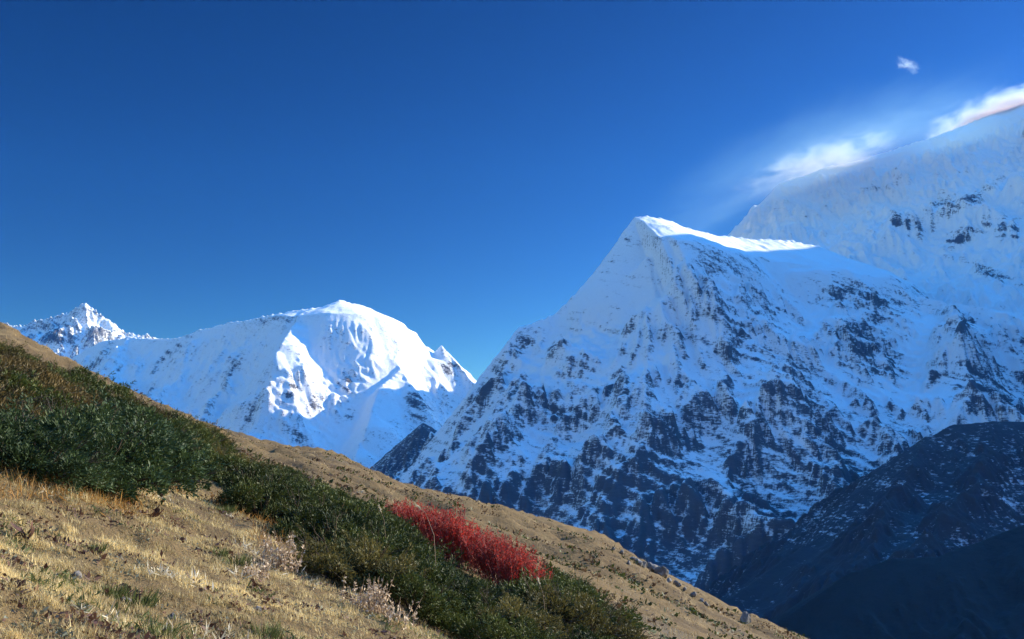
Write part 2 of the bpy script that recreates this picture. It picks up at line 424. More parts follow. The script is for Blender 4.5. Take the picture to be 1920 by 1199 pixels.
# nearer rock shoulder on the right, 5 km
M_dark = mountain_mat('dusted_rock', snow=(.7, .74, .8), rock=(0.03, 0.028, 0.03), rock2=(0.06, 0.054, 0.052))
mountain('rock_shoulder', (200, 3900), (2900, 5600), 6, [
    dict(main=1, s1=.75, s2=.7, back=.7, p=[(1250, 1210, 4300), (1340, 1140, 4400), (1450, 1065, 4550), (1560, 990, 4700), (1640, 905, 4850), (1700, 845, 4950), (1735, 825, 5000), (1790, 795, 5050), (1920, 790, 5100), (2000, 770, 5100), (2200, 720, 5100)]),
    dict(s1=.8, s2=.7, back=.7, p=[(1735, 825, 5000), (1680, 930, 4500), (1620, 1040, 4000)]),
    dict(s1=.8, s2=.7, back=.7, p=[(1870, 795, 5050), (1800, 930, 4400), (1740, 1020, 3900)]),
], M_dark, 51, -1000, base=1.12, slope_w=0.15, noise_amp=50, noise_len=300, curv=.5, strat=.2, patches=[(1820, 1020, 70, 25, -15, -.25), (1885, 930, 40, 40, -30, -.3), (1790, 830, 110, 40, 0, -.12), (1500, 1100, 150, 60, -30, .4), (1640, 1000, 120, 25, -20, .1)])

# dark near slope, 2.5 km
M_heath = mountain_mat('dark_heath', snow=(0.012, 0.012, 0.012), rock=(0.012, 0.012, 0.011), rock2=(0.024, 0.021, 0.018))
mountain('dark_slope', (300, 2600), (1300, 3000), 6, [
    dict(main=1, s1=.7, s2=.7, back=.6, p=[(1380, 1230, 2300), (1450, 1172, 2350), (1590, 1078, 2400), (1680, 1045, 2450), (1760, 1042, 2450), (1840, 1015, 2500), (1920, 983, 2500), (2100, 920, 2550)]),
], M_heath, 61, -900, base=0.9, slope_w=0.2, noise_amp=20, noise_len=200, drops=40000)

# unseen flank, added on the right to keep the sun off the lower slopes
xs = np.arange(2600, 9500, 60.0); ys = np.arange(3000, 11000, 60.0)
X, Y = np.meshgrid(xs, ys, indexing='ij')
pn = Perlin(65)
t = np.clip((Y - 4300) / 5700, 0, 1)
RX = 4250 + 2700 * t
Z = 1900 + 1600 * t - np.abs(X - RX) * 1.25 - np.abs(Y - 4300 - 5700 * t) * 1.0 + 120 * pn.fbm(X / 600, Y / 600, 4)
o = grid_mesh('eastern_shade_flank', X, Y, np.maximum(Z, -1395), M_dark, {'rock': 0.45 + 0.3 * sstep(900, -600, Z)}, Z > -1380)
o['kind'] = 'structure'
# the massif's main summit, outside the picture on the right; crest shaped to lay its shadow edge along the snow cap of the central mountain
xs = np.arange(6200, 13500, 40.0); ys = np.arange(5500, 14500, 40.0)
X, Y = np.meshgrid(xs, ys, indexing='ij')
CR = np.interp(X, [6200, 7600, 8250, 8410, 8520, 8640, 8800, 9500, 11000, 12500], [4300, 4600, 4850, 5000, 5800, 5980, 6000, 5800, 5000, 4000])
Z1 = CR - np.abs(Y - 11500) * 1.25
ry = np.clip(Y, 6500, 11500)
Z2 = np.interp(ry, [6500, 8200, 9500, 10500, 11500], [3200, 4500, 5450, 5850, 5850]) - np.abs(X - np.interp(ry, [6500, 8200, 9500, 11500], [8600, 9300, 9500, 9300])) * 1.25 - np.abs(Y - ry)
Z = np.maximum(Z1, Z2) + 150 * pn.fbm(X / 500, Y / 500, 4) * sstep(100, 900, np.abs(Y - 11500))
o = grid_mesh('eastern_summit', X, Y, np.maximum(Z, -1395), M_snow, {'rock': 0.2 + 0.3 * sstep(2500, -600, Z)}, Z > -1380)
o['kind'] = 'structure'
# unseen range behind the camera, added to bounce sun onto the shaded snow
xs = np.arange(-13000, 13001, 120.0); ys = np.arange(-10500, -3500, 120.0)
X, Y = np.meshgrid(xs, ys, indexing='ij')
pn = Perlin(71)
Z = -1300 + 3900 * (1 - np.abs(Y + 7600) / 3200) + 700 * pn.fbm(X / 1800, Y / 1800, 5)
o = grid_mesh('southern_fill_range', X, Y, np.maximum(Z, -1390), M_dark, {'rock': 0.4 + 0.5 * sstep(900, -600, Z)}, Z > -1380)
o['kind'] = 'structure'
# valley floor far below, one sheet under everything
m, nt, N, L, B = new_mat('valley_floor_earth')
B.inputs['Base Color'].default_value = (0.05, 0.05, 0.045, 1); B.inputs['Roughness'].default_value = 0.95
xs = np.linspace(-60000, 60000, 60); X, Y = np.meshgrid(xs, xs, indexing='ij')
o = grid_mesh('valley_ground', X, Y, X * 0 - 1400, m); o['kind'] = 'structure'
# ------------------------------------------------------------------ the hillside we stand on
pg = Perlin(5)
CREST = [(-700, 250, 260), (-300, 470, 220), (0, 615, 170), (100, 672, 160), (250, 742, 140), (380, 803, 125), (430, 820, 125), (500, 838, 130), (560, 848, 135), (600, 852, 140),
         (640, 864, 145), (760, 914, 155), (900, 947, 170), (1000, 974, 180), (1130, 1010, 180), (1180, 1040, 172), (1250, 1080, 162), (1330, 1130, 150),
         (1390, 1163, 145), (1500, 1200, 140), (1620, 1250, 130), (1900, 1420, 120), (2400, 1800, 110)]
_c = [(ray(u, v), Yc) for u, v, Yc in CREST]
CS = np.array([c[0][0] for c in _c]); CE = np.array([c[0][1] for c in _c]); CY = np.array([c[1] for c in _c], float)

def ground(x, y):
    x = np.asarray(x, float); y = np.asarray(y, float)
    yy = np.maximum(y, 0.5)
    s = np.clip(x / yy, -1.3, 1.1)
    zn = -1.6 - 0.38 * x - 0.03 * y
    zn = np.maximum(zn, -30)
    ec, D = np.interp(s, CS, CE), np.interp(s, CS, CY)
    q = np.clip(yy / D, 0, 3)
    ef = ec - 0.035 * np.clip(1 - q, 0, 1) ** 1.3 - 0.75 * np.clip(q - 1.0, 0, 2) ** 1.15
    m = sstep(20, 70, yy)
    z = zn * (1 - m) + ef * yy * m
    near = np.exp(-(yy / 60.0) ** 2)
    z = z + 0.10 * pg.fbm(x / 2.3, yy / 2.3, 3) * near + 0.035 * pg.fbm(x / 0.45, yy / 0.45, 3) * near
    far = sstep(25, 60, yy)
    z = z + far * (0.9 * pg.fbm(x / 22, yy / 22, 3) + 0.38 * pg.ridged(x / 7, (yy + 0.8 * x) / 3.2, 3) + 0.12 * pg.fbm(x / 1.3, yy / 1.3, 3))
    return z

def ground_hit(u, v, y0=3.0, y1=220.0):
    a, e = ray(u, v)
    ys = np.geomspace(y0, y1, 3000)
    f = ground(a * ys, ys) - e * ys
    k = np.argmax(f > 0)
    if f[k] <= 0: return None
    return Vector((a * ys[k], ys[k], float(ground(a * ys[k], ys[k]))))

def value_noise_mat(name, cols, scales, rough=0.95, bump=None):
    """earth / dry turf: colours mixed by several sizes of noise"""
    m, nt, N, L, B = new_mat(name)
    geo = N.new('ShaderNodeNewGeometry')
    cur = None
    for k, c in enumerate(cols):
        if cur is None:
            rgb = N.new('ShaderNodeRGB'); rgb.outputs[0].default_value = (*c, 1); cur = rgb.outputs[0]; continue
        sc, lo, hi, st = scales[k - 1]
        mp = N.new('ShaderNodeMapping'); mp.inputs['Scale'].default_value = st
        mp.inputs['Location'].default_value = (k * 13.7, k * 5.1, 0)
        L.new(geo.outputs['Position'], mp.inputs['Vector'])
        n = N.new('ShaderNodeTexNoise'); n.inputs['Scale'].default_value = sc; n.inputs['Detail'].default_value = 6; n.inputs['Roughness'].default_value = 0.65
        L.new(mp.outputs[0], n.inputs['Vector'])
        r = N.new('ShaderNodeMapRange'); r.inputs['From Min'].default_value = lo; r.inputs['From Max'].default_value = hi
        L.new(n.outputs['Fac'], r.inputs['Value'])
        mx = N.new('ShaderNodeMixRGB'); mx.inputs['Color2'].default_value = (*c, 1)
        L.new(r.outputs[0], mx.inputs['Fac']); L.new(cur, mx.inputs['Color1']); cur = mx.outputs[0]
    L.new(cur, B.inputs['Base Color'])
    B.inputs['Roughness'].default_value = rough; B.inputs['Specular IOR Level'].default_value = 0.1
    if bump:
        n = N.new('ShaderNodeTexNoise'); n.inputs['Scale'].default_value = bump[0]; n.inputs['Detail'].default_value = 6; n.inputs['Roughness'].default_value = 0.7
        L.new(geo.outputs['Position'], n.inputs['Vector'])
        bp = N.new('ShaderNodeBump'); bp.inputs['Strength'].default_value = 1.0; bp.inputs['Distance'].default_value = bump[1]
        L.new(n.outputs['Fac'], bp.inputs['Height']); L.new(bp.outputs[0], B.inputs['Normal'])
    return m

M_turf = value_noise_mat('dry_turf', [(0.145, 0.097, 0.045), (0.085, 0.058, 0.032), (0.21, 0.148, 0.07), (0.055, 0.043, 0.028), (0.11, 0.09, 0.065)],
                         [(0.12, 0.45, 0.62, (1, 1, 1)), (0.9, 0.5, 0.7, (1, .5, 1)), (0.35, 0.60, 0.70, (1, .35, 1)), (0.05, 0.58, 0.68, (1, 1, 1))], bump=(3.0, 0.12))
ss = np.linspace(-1.45, 1.2, 560); yv = np.geomspace(1.2, 420, 520)
SS, YY = np.meshgrid(ss, yv, indexing='ij')
XX = SS * YY
o = grid_mesh('hillside', XX, YY, ground(XX, YY), M_turf)
o['kind'] = 'structure'

# ------------------------------------------------------------------ vegetation helpers
def poly_mesh(name, co, quads=None, tris=None, mats=(), tint=None, smooth=False):
    me = bpy.data.meshes.new(name)
    co = np.asarray(co, np.float32)
    q = np.zeros((0, 4), np.int32) if quads is None else np.asarray(quads, np.int32)
    t = np.zeros((0, 3), np.int32) if tris is None else np.asarray(tris, np.int32)
    me.vertices.add(len(co)); me.vertices.foreach_set('co', co.ravel())
    nl = len(q) * 4 + len(t) * 3
    me.loops.add(nl); me.loops.foreach_set('vertex_index', np.concatenate([q.ravel(), t.ravel()]))
    me.polygons.add(len(q) + len(t))
    st = np.concatenate([np.arange(len(q)) * 4, len(q) * 4 + np.arange(len(t)) * 3]).astype(np.int32)
    tot = np.concatenate([np.full(len(q), 4), np.full(len(t), 3)]).astype(np.int32)
    me.polygons.foreach_set('loop_start', st); me.polygons.foreach_set('loop_total', tot)
    if smooth: me.polygons.foreach_set('use_smooth', np.ones(len(q) + len(t), bool))
    me.update(); me.validate()
    if tint is not None:
        at = me.attributes.new('tint', 'FLOAT', 'POINT'); at.data.foreach_set('value', np.asarray(tint, np.float32))
    for m in mats: me.materials.append(m)
    return me

def unit(a):
    return a / (np.linalg.norm(a, axis=-1, keepdims=True) + 1e-9)

def leaves_geo(P, D, Ln, Wd, r, flat=0.0):
    """one pointed leaf or sprig per row: rhombus of length Ln, half-width Wd, along D"""
    n = len(P)
    side = unit(np.cross(D, unit(r.normal(size=(n, 3)))))
    Ln = Ln[:, None]; Wd = Wd[:, None]
    mid = P + D * Ln * 0.45
    co = np.stack([P, mid + side * Wd, P + D * Ln, mid - side * Wd], 1).reshape(-1, 3)
    return co, np.arange(n * 4).reshape(n, 4)

def tubes_geo(lines, sides=4):
    """lines: list of (points, radii)"""
    co, qs, base = [], [], 0
    ang = np.arange(sides) * 2 * np.pi / sides
    for pts, rad in lines:
        pts = np.asarray(pts, float); rad = np.asarray(rad, float)
        d = unit(np.gradient(pts, axis=0))
        ref = np.where(np.abs(d[:, 2:3]) > 0.9, np.array([[1.0, 0, 0]]), np.array([[0, 0, 1.0]]))
        a = unit(np.cross(d, ref)); b = np.cross(d, a)
        ring = pts[:, None] + rad[:, None, None] * (np.cos(ang)[None, :, None] * a[:, None] + np.sin(ang)[None, :, None] * b[:, None])
        co.append(ring.reshape(-1, 3))
        k = len(pts)
        for i in range(k - 1):
            for j in range(sides):
                j2 = (j + 1) % sides
                qs.append((base + i * sides + j, base + i * sides + j2, base + (i + 1) * sides + j2, base + (i + 1) * sides + j))
        base += k * sides
    return np.concatenate(co), np.array(qs)

def leaf_mat(name, c0, c1, trans=0.3, rough=0.6, vary=False):
    """leaf surface: colour runs from c0 to c1 with the per-leaf tint; part of the light passes through"""
    m, nt, N, L, B = new_mat(name)
    at = N.new('ShaderNodeAttribute'); at.attribute_name = 'tint'
    mx = N.new('ShaderNodeMixRGB'); mx.inputs['Color1'].default_value = (*c0, 1); mx.inputs['Color2'].default_value = (*c1, 1)
    if vary:                                              # every plant a little lighter or darker than its neighbour
        oi = N.new('ShaderNodeObjectInfo')
        mr = N.new('ShaderNodeMapRange'); mr.inputs['To Min'].default_value = -.35; mr.inputs['To Max'].default_value = .4
        ad = N.new('ShaderNodeMath'); ad.use_clamp = True
        L.new(oi.outputs['Random'], mr.inputs['Value']); L.new(mr.outputs[0], ad.inputs[0]); L.new(at.outputs['Fac'], ad.inputs[1])
        L.new(ad.outputs[0], mx.inputs['Fac'])
    else:
        L.new(at.outputs['Fac'], mx.inputs['Fac'])
    L.new(mx.outputs[0], B.inputs['Base Color'])
    B.inputs['Roughness'].default_value = rough; B.inputs['Specular IOR Level'].default_value = 0.2
    tr = N.new('ShaderNodeBsdfTranslucent'); L.new(mx.outputs[0], tr.inputs['Color'])
    ms = N.new('ShaderNodeMixShader'); ms.inputs['Fac'].default_value = trans
    L.new(B.outputs[0], ms.inputs[1]); L.new(tr.outputs[0], ms.inputs[2])
    L.new(ms.outputs[0], N['Material Output'].inputs['Surface'])
    return m

def bark_mat(name, c):
    return value_noise_mat(name, [c, tuple(k * 0.55 for k in c)], [(30, 0.4, 0.6, (1, 1, .3))])

M_juniper = leaf_mat('juniper_leaf', (0.015, 0.026, 0.007), (0.095, 0.112, 0.024), trans=0.18, vary=True)
M_juniper_blue = leaf_mat('juniper_leaf_bluish', (0.012, 0.026, 0.010), (0.062, 0.095, 0.030), trans=0.18, vary=True)
M_olive = leaf_mat('olive_heath_leaf', (0.04, 0.034, 0.012), (0.17, 0.115, 0.038), trans=0.2, vary=True)
M_juniper_dry = leaf_mat('juniper_leaf_browned', (0.040, 0.038, 0.013), (0.15, 0.125, 0.035), vary=True)
M_red = leaf_mat('scarlet_leaf', (0.14, 0.018, 0.015), (0.60, 0.055, 0.035), trans=0.4, vary=True)
M_bark = bark_mat('shrub_bark', (0.10, 0.075, 0.055))
M_redtwig = bark_mat('red_twig', (0.30, 0.13, 0.12))
M_straw = leaf_mat('straw_blade', (0.14, 0.092, 0.04), (0.88, 0.69, 0.33), trans=0.3)
M_straw_far = leaf_mat('brown_straw_blade', (0.09, 0.06, 0.028), (0.46, 0.34, 0.17), trans=0.3)
M_pale = leaf_mat('pale_dead_leaf', (0.34, 0.23, 0.13), (0.74, 0.59, 0.42), trans=0.3)
M_brown = leaf_mat('brown_dead_leaf', (0.05, 0.025, 0.02), (0.17, 0.085, 0.055), trans=0.15)
M_green = leaf_mat('green_blade', (0.05, 0.07, 0.02), (0.15, 0.16, 0.05), trans=0.3)

def bush_meshes(seed, mleaf, mbark, rad=0.85, high=0.8, clumps=30, sprigs=14000, ln=(0.03, 0.085), wd=0.0085, upright=0.35):
    """low spreading conifer: sprays of sprigs over a cluster of uneven clumps, woody branches inside"""
    r = np.random.RandomState(seed)
    C, A = [], []
    for i in range(clumps):
        a = r.rand() * 6.283; d = rad * math.sqrt(r.rand()) * 0.85
        hh = high * (1 - 0.55 * (d / rad) ** 2) * r.uniform(0.55, 1.05)
        C.append((d * math.cos(a), d * math.sin(a), hh * r.uniform(.20, .95))); q_ = r.uniform(.13, .27) * rad; A.append((q_ * r.uniform(.8, 1.3), q_ * r.uniform(.8, 1.3), q_ * r.uniform(.7, 1.2)))
    C, A = np.array(C), np.array(A)
    k = r.choice(clumps, sprigs, p=(A[:, 0] * A[:, 1]) ** 0.75 / ((A[:, 0] * A[:, 1]) ** 0.75).sum())
    n = unit(r.normal(size=(sprigs, 3))); n[:, 2] = np.abs(n[:, 2]) * 1.1 - 0.25; n = unit(n)
    lump = 1 + 0.22 * np.sin(n[:, 0] * 7 + k) * np.sin(n[:, 1] * 6 + 2 * k) + 0.1 * r.normal(size=sprigs)
    P = C[k] + A[k] * n * (r.uniform(0.55, 1.0, sprigs) ** 0.5 * lump)[:, None]
    P[:, 2] = np.maximum(P[:, 2], 0.0)
    D = unit(n + np.array([0, 0, upright]) + 0.55 * r.normal(size=(sprigs, 3)))
    L_ = r.uniform(*ln, sprigs)
    co, q = leaves_geo(P, D, L_, wd * r.uniform(.7, 1.4, sprigs), r)
    # upright leading shoots that fray the outline
    ns = 30
    a = r.rand(ns) * 6.283; d = rad * np.sqrt(r.rand(ns)) * .9
    S0 = np.stack([d * np.cos(a), d * np.sin(a), high * (1 - .55 * (d / rad) ** 2) * r.uniform(.55, .9, ns)], 1)
    SD = unit(np.stack([np.cos(a) * .7, np.sin(a) * .7, np.ones(ns)], 1) + r.normal(size=(ns, 3)) * .3)
    SL = r.uniform(.12, .36, ns); per = 45
    f = r.rand(ns, per)
    P2 = (S0[:, None] + SD[:, None] * (SL[:, None] * f)[..., None]).reshape(-1, 3) + r.normal(size=(ns * per, 3)) * .012
    D2 = unit(np.repeat(SD, per, 0) + r.normal(size=(ns * per, 3)) * .55)
    co2, q2 = leaves_geo(P2, D2, r.uniform(.03, .07, ns * per), wd * r.uniform(.6, 1.1, ns * per), r)
    ct = r.rand(clumps)
    ti = np.clip(0.65 * ct[k] + 0.35 * r.rand(sprigs), 0, 1)
    tint = np.repeat(ti, 4); tint[2::4] = np.minimum(1, tint[2::4] + 0.25)
    co = np.concatenate([co, co2]); q = np.concatenate([q, q2 + len(q) * 4]); tint = np.concatenate([tint, np.repeat(np.repeat(r.uniform(.1, .8, ns), per), 4)])
    fol = poly_mesh('foliage', co, q, None, [mleaf], tint)
    lines = []
    for i in range(clumps):
        e = C[i] + np.array([0, 0, A[i][2] * 0.5])
        m1 = e * np.array([.5, .5, .35]) + r.normal(size=3) * 0.05
        lines.append(([(0, 0, -0.1), m1, e], [0.022, 0.015, 0.006]))
        for j in range(3):
            t = e + unit(r.normal(size=3)) * np.array([.2, .2, .15]); lines.append(([m1, (m1 + t) / 2 + r.normal(size=3) * .02, t], [0.009, 0.006, 0.003]))
    for i in range(9):                                   # bare dead twigs
        a = r.rand() * 6.283; e = np.array([math.cos(a) * rad * r.uniform(.5, 1.05), math.sin(a) * rad * r.uniform(.5, 1.05), high * r.uniform(.3, 1.0)])
        m1 = e * np.array([.6, .6, .5]); lines.append(([m1 * .4, m1, e], [.009, .006, .002]))
        for j in range(3):
            t = e + unit(r.normal(size=3) + np.array([0, 0, .5])) * .12; lines.append(([(m1 + e) / 2, (m1 + e + 2 * t) / 4 + r.normal(size=3) * .02, t], [.004, .003, .0015]))
    bco, bq = tubes_geo(lines)
    return fol, poly_mesh('branches', bco, bq, None, [mbark])

def thing(name, loc, label, cat, group=None, rz=0.0, sc=1.0):
    o = bpy.data.objects.new(name, None); COL.objects.link(o)
    o.location = loc; o.rotation_euler = (0, 0, rz)
    o.scale = (sc, sc, sc) if isinstance(sc, (int, float)) else sc
    o.empty_display_size = 0.1
    o['label'] = label; o['category'] = cat
    if group: o['group'] = group
    return o

def part(name, me, parent):
    o = bpy.data.objects.new(name, me); COL.objects.link(o); o.parent = parent
    return o

rnd = random.Random(7)

def lean_with_slope(o, k=0.8):
    """low growth follows the tilt of the hillside"""
    x, y = o.location.x, o.location.y
    gx = float(ground(x + .4, y) - ground(x - .4, y)) / .8; gy = float(ground(x, y + .4) - ground(x, y - .4)) / .8
    n = Vector((-gx * k, -gy * k, 1)).normalized()
    o.rotation_euler = (Vector((0, 0, 1)).rotation_difference(n).to_matrix() @ Matrix.Rotation(o.rotation_euler.z, 3, 'Z')).to_euler()

# ------------------------------------------------------------------ juniper belt
FRONT = [(-400, 872), (0, 892), (90, 903), (180, 926), (262, 928), (285, 880), (330, 880), (400, 905), (470, 940), (485, 985), (545, 1005), (560, 1066), (640, 1102), (700, 1125), (760, 1160), (850, 1196), (950, 1240), (1050, 1290), (1120, 1300), (1200, 1200)]
SKYL = [(-400, 500), (-150, 590), (0, 652), (60, 668), (120, 690), (200, 722), (240, 728), (300, 768), (370, 808), (400, 822), (440, 836), (500, 866), (560, 898), (640, 935), (700, 958), (728, 1000), (800, 1042), (870, 1082), (930, 1112), (1005, 1143), (1012, 1072), (1050, 1078), (1100, 1112), (1140, 1140), (1168, 1170), (1180, 1240), (1400, 1500)]
SKYL = [(u + k * 12, float(np.interp(u + k * 12, *np.array(SKYL, float).T)) + (rnd.uniform(-16, 12) if u + k * 12 < 640 else 0)) for u in range(-300, 700, 60) for k in range(5)] + [q for q in SKYL if q[0] >= 700]
fu, fv = np.array(FRONT, float).T
su, sv_ = np.array(SKYL, float).T
V_green = [bush_meshes(100 + i, M_juniper if i < 4 else M_juniper_dry, M_bark) for i in range(5)]
V_blue = [bush_meshes(120 + i, M_juniper_blue, M_bark) for i in range(3)]
V_olive = [bush_meshes(140 + i, M_olive, M_bark, rad=.8, high=.5, clumps=44, sprigs=13000, ln=(.03, .09), wd=.007, upright=.9) for i in range(3)]

GROUPS = {
    'blue': ('bluish green juniper bush in the clump above the dry grass at far left', 'bluish junipers at the far left'),
    'olive': ('low olive brown heath shrub between the dark junipers on the left slope', 'olive heath shrubs on the left slope'),
    'sky': ('dark juniper bush on the shrub skyline in front of the pale ice ridge', 'junipers on the skyline'),
    'mid': ('dark green juniper bush in the dense belt left of the red shrubs', 'junipers left of the red shrubs'),
    'red': ('dark green juniper bush in the belt just below the red shrubs', 'junipers below the red shrubs'),
    'end': ('dark green juniper bush at the right hand end of the belt beside the brown hillside', 'junipers at the right end of the belt'),
}
def bush_group(u, v, y):
    if u < 285 and v > 800: return 'blue'
    if u > 1000: return 'end'
    if u > 700: return 'red'
    if v < np.interp(u, su, sv_) + 24: return 'sky'
    if u < 500 and v < 850 - 40 * (u > 270): return 'olive' if (int(u * 7 + v * 3) % 10) < 8 else 'sky'
    return 'mid'
for step, lo, hi, umin in ((1.0, .5, 9, -260), (.5, .28, .5, 690)):          # second pass: small growth that fills the low gaps
    yy = 8.5
    while yy < 34:
        xx = -24.0
        while xx < 6:
            x = xx + rnd.uniform(-.28, .28) * step; y = yy + rnd.uniform(-.28, .28) * step
            xx += step
            z = float(ground(x, y))
            bu, bv = to_pix(x, y, z)
            if bu < umin or bu > 1250: continue
            if bv > np.interp(bu, fu, fv): continue
            sc = rnd.uniform(0.6, 1.5)
            # tallest growth that still keeps the skyline of the belt
            ok = False
            lim = 775 if (bv > 815 and bu < 285) else (800 + .35 * (bu - 285) if (bv > 850 and 285 <= bu < 480) else 0)
            for tr in range(13):
                tu, tv = to_pix(x, y, z + 0.62 * sc)
                if tv >= lim and tv >= np.interp(tu, su, sv_) and to_pix(x + .6 * sc, y, z)[0] <= 1172:
                    ok = True; break
                sc *= 0.88
            if not ok or sc < lo or sc >= hi: continue
            g = bush_group(bu, bv - 25, y)
            vs = {'blue': V_blue, 'olive': V_olive}.get(g, V_green)
            fol, bra = vs[rnd.randrange(len(vs))]
            lab, grp = GROUPS[g]
            o = thing('heath_shrub' if g == 'olive' else 'juniper_bush', (x, y, z - 0.03), lab, 'shrub', grp, rnd.uniform(0, 6.28), (sc * 1.1, sc * 1.1, sc * .95))
            lean_with_slope(o)
            part('foliage', fol, o); part('branches', bra, o)
        yy += step

# ------------------------------------------------------------------ red barberry row
def red_meshes(seed):
    r = np.random.RandomState(seed)
    lines, P, D = [], [], []
    for i in range(46):
        a = r.rand() * 6.283; sp = r.uniform(0.05, 0.5)
        h = r.uniform(0.6, 1.05)
        b = np.array([math.cos(a) * .12 * r.rand(), math.sin(a) * .12 * r.rand(), -0.05])
        t = np.array([math.cos(a) * sp, math.sin(a) * sp, h])
        m = (b + t) / 2 + np.array([math.cos(a), math.sin(a), 0]) * .05 + r.normal(size=3) * .03
        pts = np.array([b, m, t]); lines.append((pts, [.006, .0045, .002]))
        for j in range(5):
            f = r.uniform(.35, .95); p = (b * (1 - f) ** 2 + 2 * m * f * (1 - f) + t * f * f)
            e = p + unit(np.array([r.normal() * .7, r.normal() * .7, 1.0])) * r.uniform(.1, .25)
            lines.append(([p, (p + e) / 2, e], [.003, .0022, .0012]))
            for k in range(9):
                g = r.rand(); P.append(p * (1 - g) + e * g); D.append(r.normal(size=3) * .6 + np.array([0, 0, 1.0]))
        for k in range(20):
            f = r.uniform(.3, 1.0); P.append(b * (1 - f) ** 2 + 2 * m * f * (1 - f) + t * f * f); D.append(r.normal(size=3) * .7 + np.array([0, 0, .4]))
    P = np.array(P) + r.normal(size=(len(P), 3)) * .012; D = unit(np.array(D))
    n = len(P)
    co, q = leaves_geo(P, D, r.uniform(.025, .055, n), r.uniform(.006, .011, n), r)
    tint = np.repeat(np.clip(r.beta(1.6, 1.6, n), 0, 1), 4)
    tc, tq = tubes_geo(lines, 3)
    return poly_mesh('leaves', co, q, None, [M_red], tint), poly_mesh('twigs', tc, tq, None, [M_redtwig])
V_red = [red_meshes(200 + i) for i in range(4)]
RED = [(735, 995, .75), (765, 1015, 1.0), (800, 1030, .95), (835, 1052, 1.15), (868, 1068, 1.1), (900, 1080, 1.0), (930, 1100, 1.05), (960, 1118, 1.0), (990, 1132, .9), (1008, 1140, .65),
       (750, 1000, .7), (785, 1022, .95), (820, 1040, 1.05), (852, 1060, 1.1), (915, 1092, 1.05), (945, 1108, 1.0), (976, 1124, .95), (885, 1058, .95), (930, 1070, .85), (975, 1105, .85), (840, 1030, .8)]
for i, (u, v, sc) in enumerate(RED):
    p = ground_hit(u, v)
    o = thing('barberry_bush', (p.x, p.y, p.z - .03), 'scarlet leaved barberry bush in the red row behind the green junipers', 'shrub', 'scarlet barberries in the row', rnd.uniform(0, 6.28), (sc * 1.15, sc * 1.15, sc * 1.02))
    a, b = V_red[i % 4]
    part('leaves', a, o); part('twigs', b, o)
p = ground_hit(1033, 1158)
o = thing('barberry_bush', (p.x, p.y, p.z), 'smallest red barberry sprig standing alone among junipers right of the row', 'shrub', None, 1.0, .42)
part('leaves', V_red[0][0], o); part('twigs', V_red[0][1], o)

# ------------------------------------------------------------------ dry grass (uncountable)
def grass(name, n, y0, y1, seed, lo, hi, wid, mat, mask, flat=0.8, smin=-.75, smax=.45):
    r = np.random.RandomState(seed)
    y = y0 * (y1 / y0) ** r.rand(n) if y0 < 20 else r.uniform(y0, y1, n)
    x = y * r.uniform(smin, smax, n)
    z = ground(x, y)
    u, v = to_pix(x, y, z)
    dens = mask(x, y, u, v)
    k = r.rand(n) < dens
    k &= r.rand(n) < np.clip(.62 + 1.1 * pg.fbm(x / .3 + 7, y / .3, 2), .12, 1)
    x, y, z = x[k], y[k], z[k]; n = len(x)
    patch = pg.fbm(x / 1.1, y / 1.1, 3); patch2 = pg.fbm(x / .25 + 40, y / .25, 2)
    a = r.rand(n) * 6.283
    tuft = np.clip(0.6 + 0.8 * patch2, 0.25, 1.6)
    L_ = r.uniform(lo, hi, n) * tuft
    lean = r.uniform(0.2, 1.5, n) * flat
    hd = np.stack([np.cos(a), np.sin(a), 0 * a], 1)
    hd[:, 0] += 0.15; hd = unit(hd)
    d1 = unit(hd * np.sin(lean * .6)[:, None] + np.array([0, 0, 1]) * np.cos(lean * .6)[:, None])
    d2 = unit(hd * np.sin(lean * 1.5)[:, None] + np.array([0, 0, 1]) * np.cos(lean * 1.5)[:, None])
    side = unit(np.stack([-np.sin(a + r.normal(size=n) * .6), np.cos(a + r.normal(size=n) * .6), 0 * a], 1))
    w = wid * r.uniform(.6, 1.4, n) * (0.55 + y / 18.0)
    b = np.stack([x, y, z - .01], 1); m = b + d1 * (L_ * .5)[:, None]; t = m + d2 * (L_ * .5)[:, None]
    co = np.stack([b - side * w[:, None], b + side * w[:, None], m + side * (w * .75)[:, None], m - side * (w * .75)[:, None], t], 1).reshape(-1, 3)
    i0 = np.arange(n) * 5
    q = np.stack([i0, i0 + 1, i0 + 2, i0 + 3], 1); tr = np.stack([i0 + 3, i0 + 2, i0 + 4], 1)
    ti = np.clip(0.50 + 0.38 * patch + 0.35 * patch2 + 0.3 * pg.fbm(x / 3.3 + 11, y / 3.3, 2) + 0.25 * r.normal(size=n), 0, 1)
    tint = np.repeat(ti, 5)
    o = bpy.data.objects.new(name, poly_mesh(name, co, q, tr, [mat], tint)); COL.objects.link(o)
    return o
def m_near(x, y, u, v):
    front = v > np.interp(u, fu, fv) - 14
    return np.where(front & (u > -300) & (u < 1250), 1.0, 0.0)
def m_edge(x, y, u, v):
    d = np.abs(v - (np.interp(u, fu, fv) + 6))
    return np.where((d < 26) & (u < 520), np.clip(pg.fbm(x / .8, y / .8, 2) + .35, 0, 1), 0.0)
def m_far(x, y, u, v):
    return np.clip(0.55 + 0.9 * pg.fbm(x / 4, y / 1.6, 3), 0, 1)
o = grass('dry_grass', 900000, 5.2, 19, 31, .045, .11, .0022, M_straw, m_near); o['kind'] = 'stuff'
o = grass('long_dry_grass', 90000, 8, 15, 32, .12, .26, .002, M_straw, m_edge, flat=.5); o['kind'] = 'stuff'
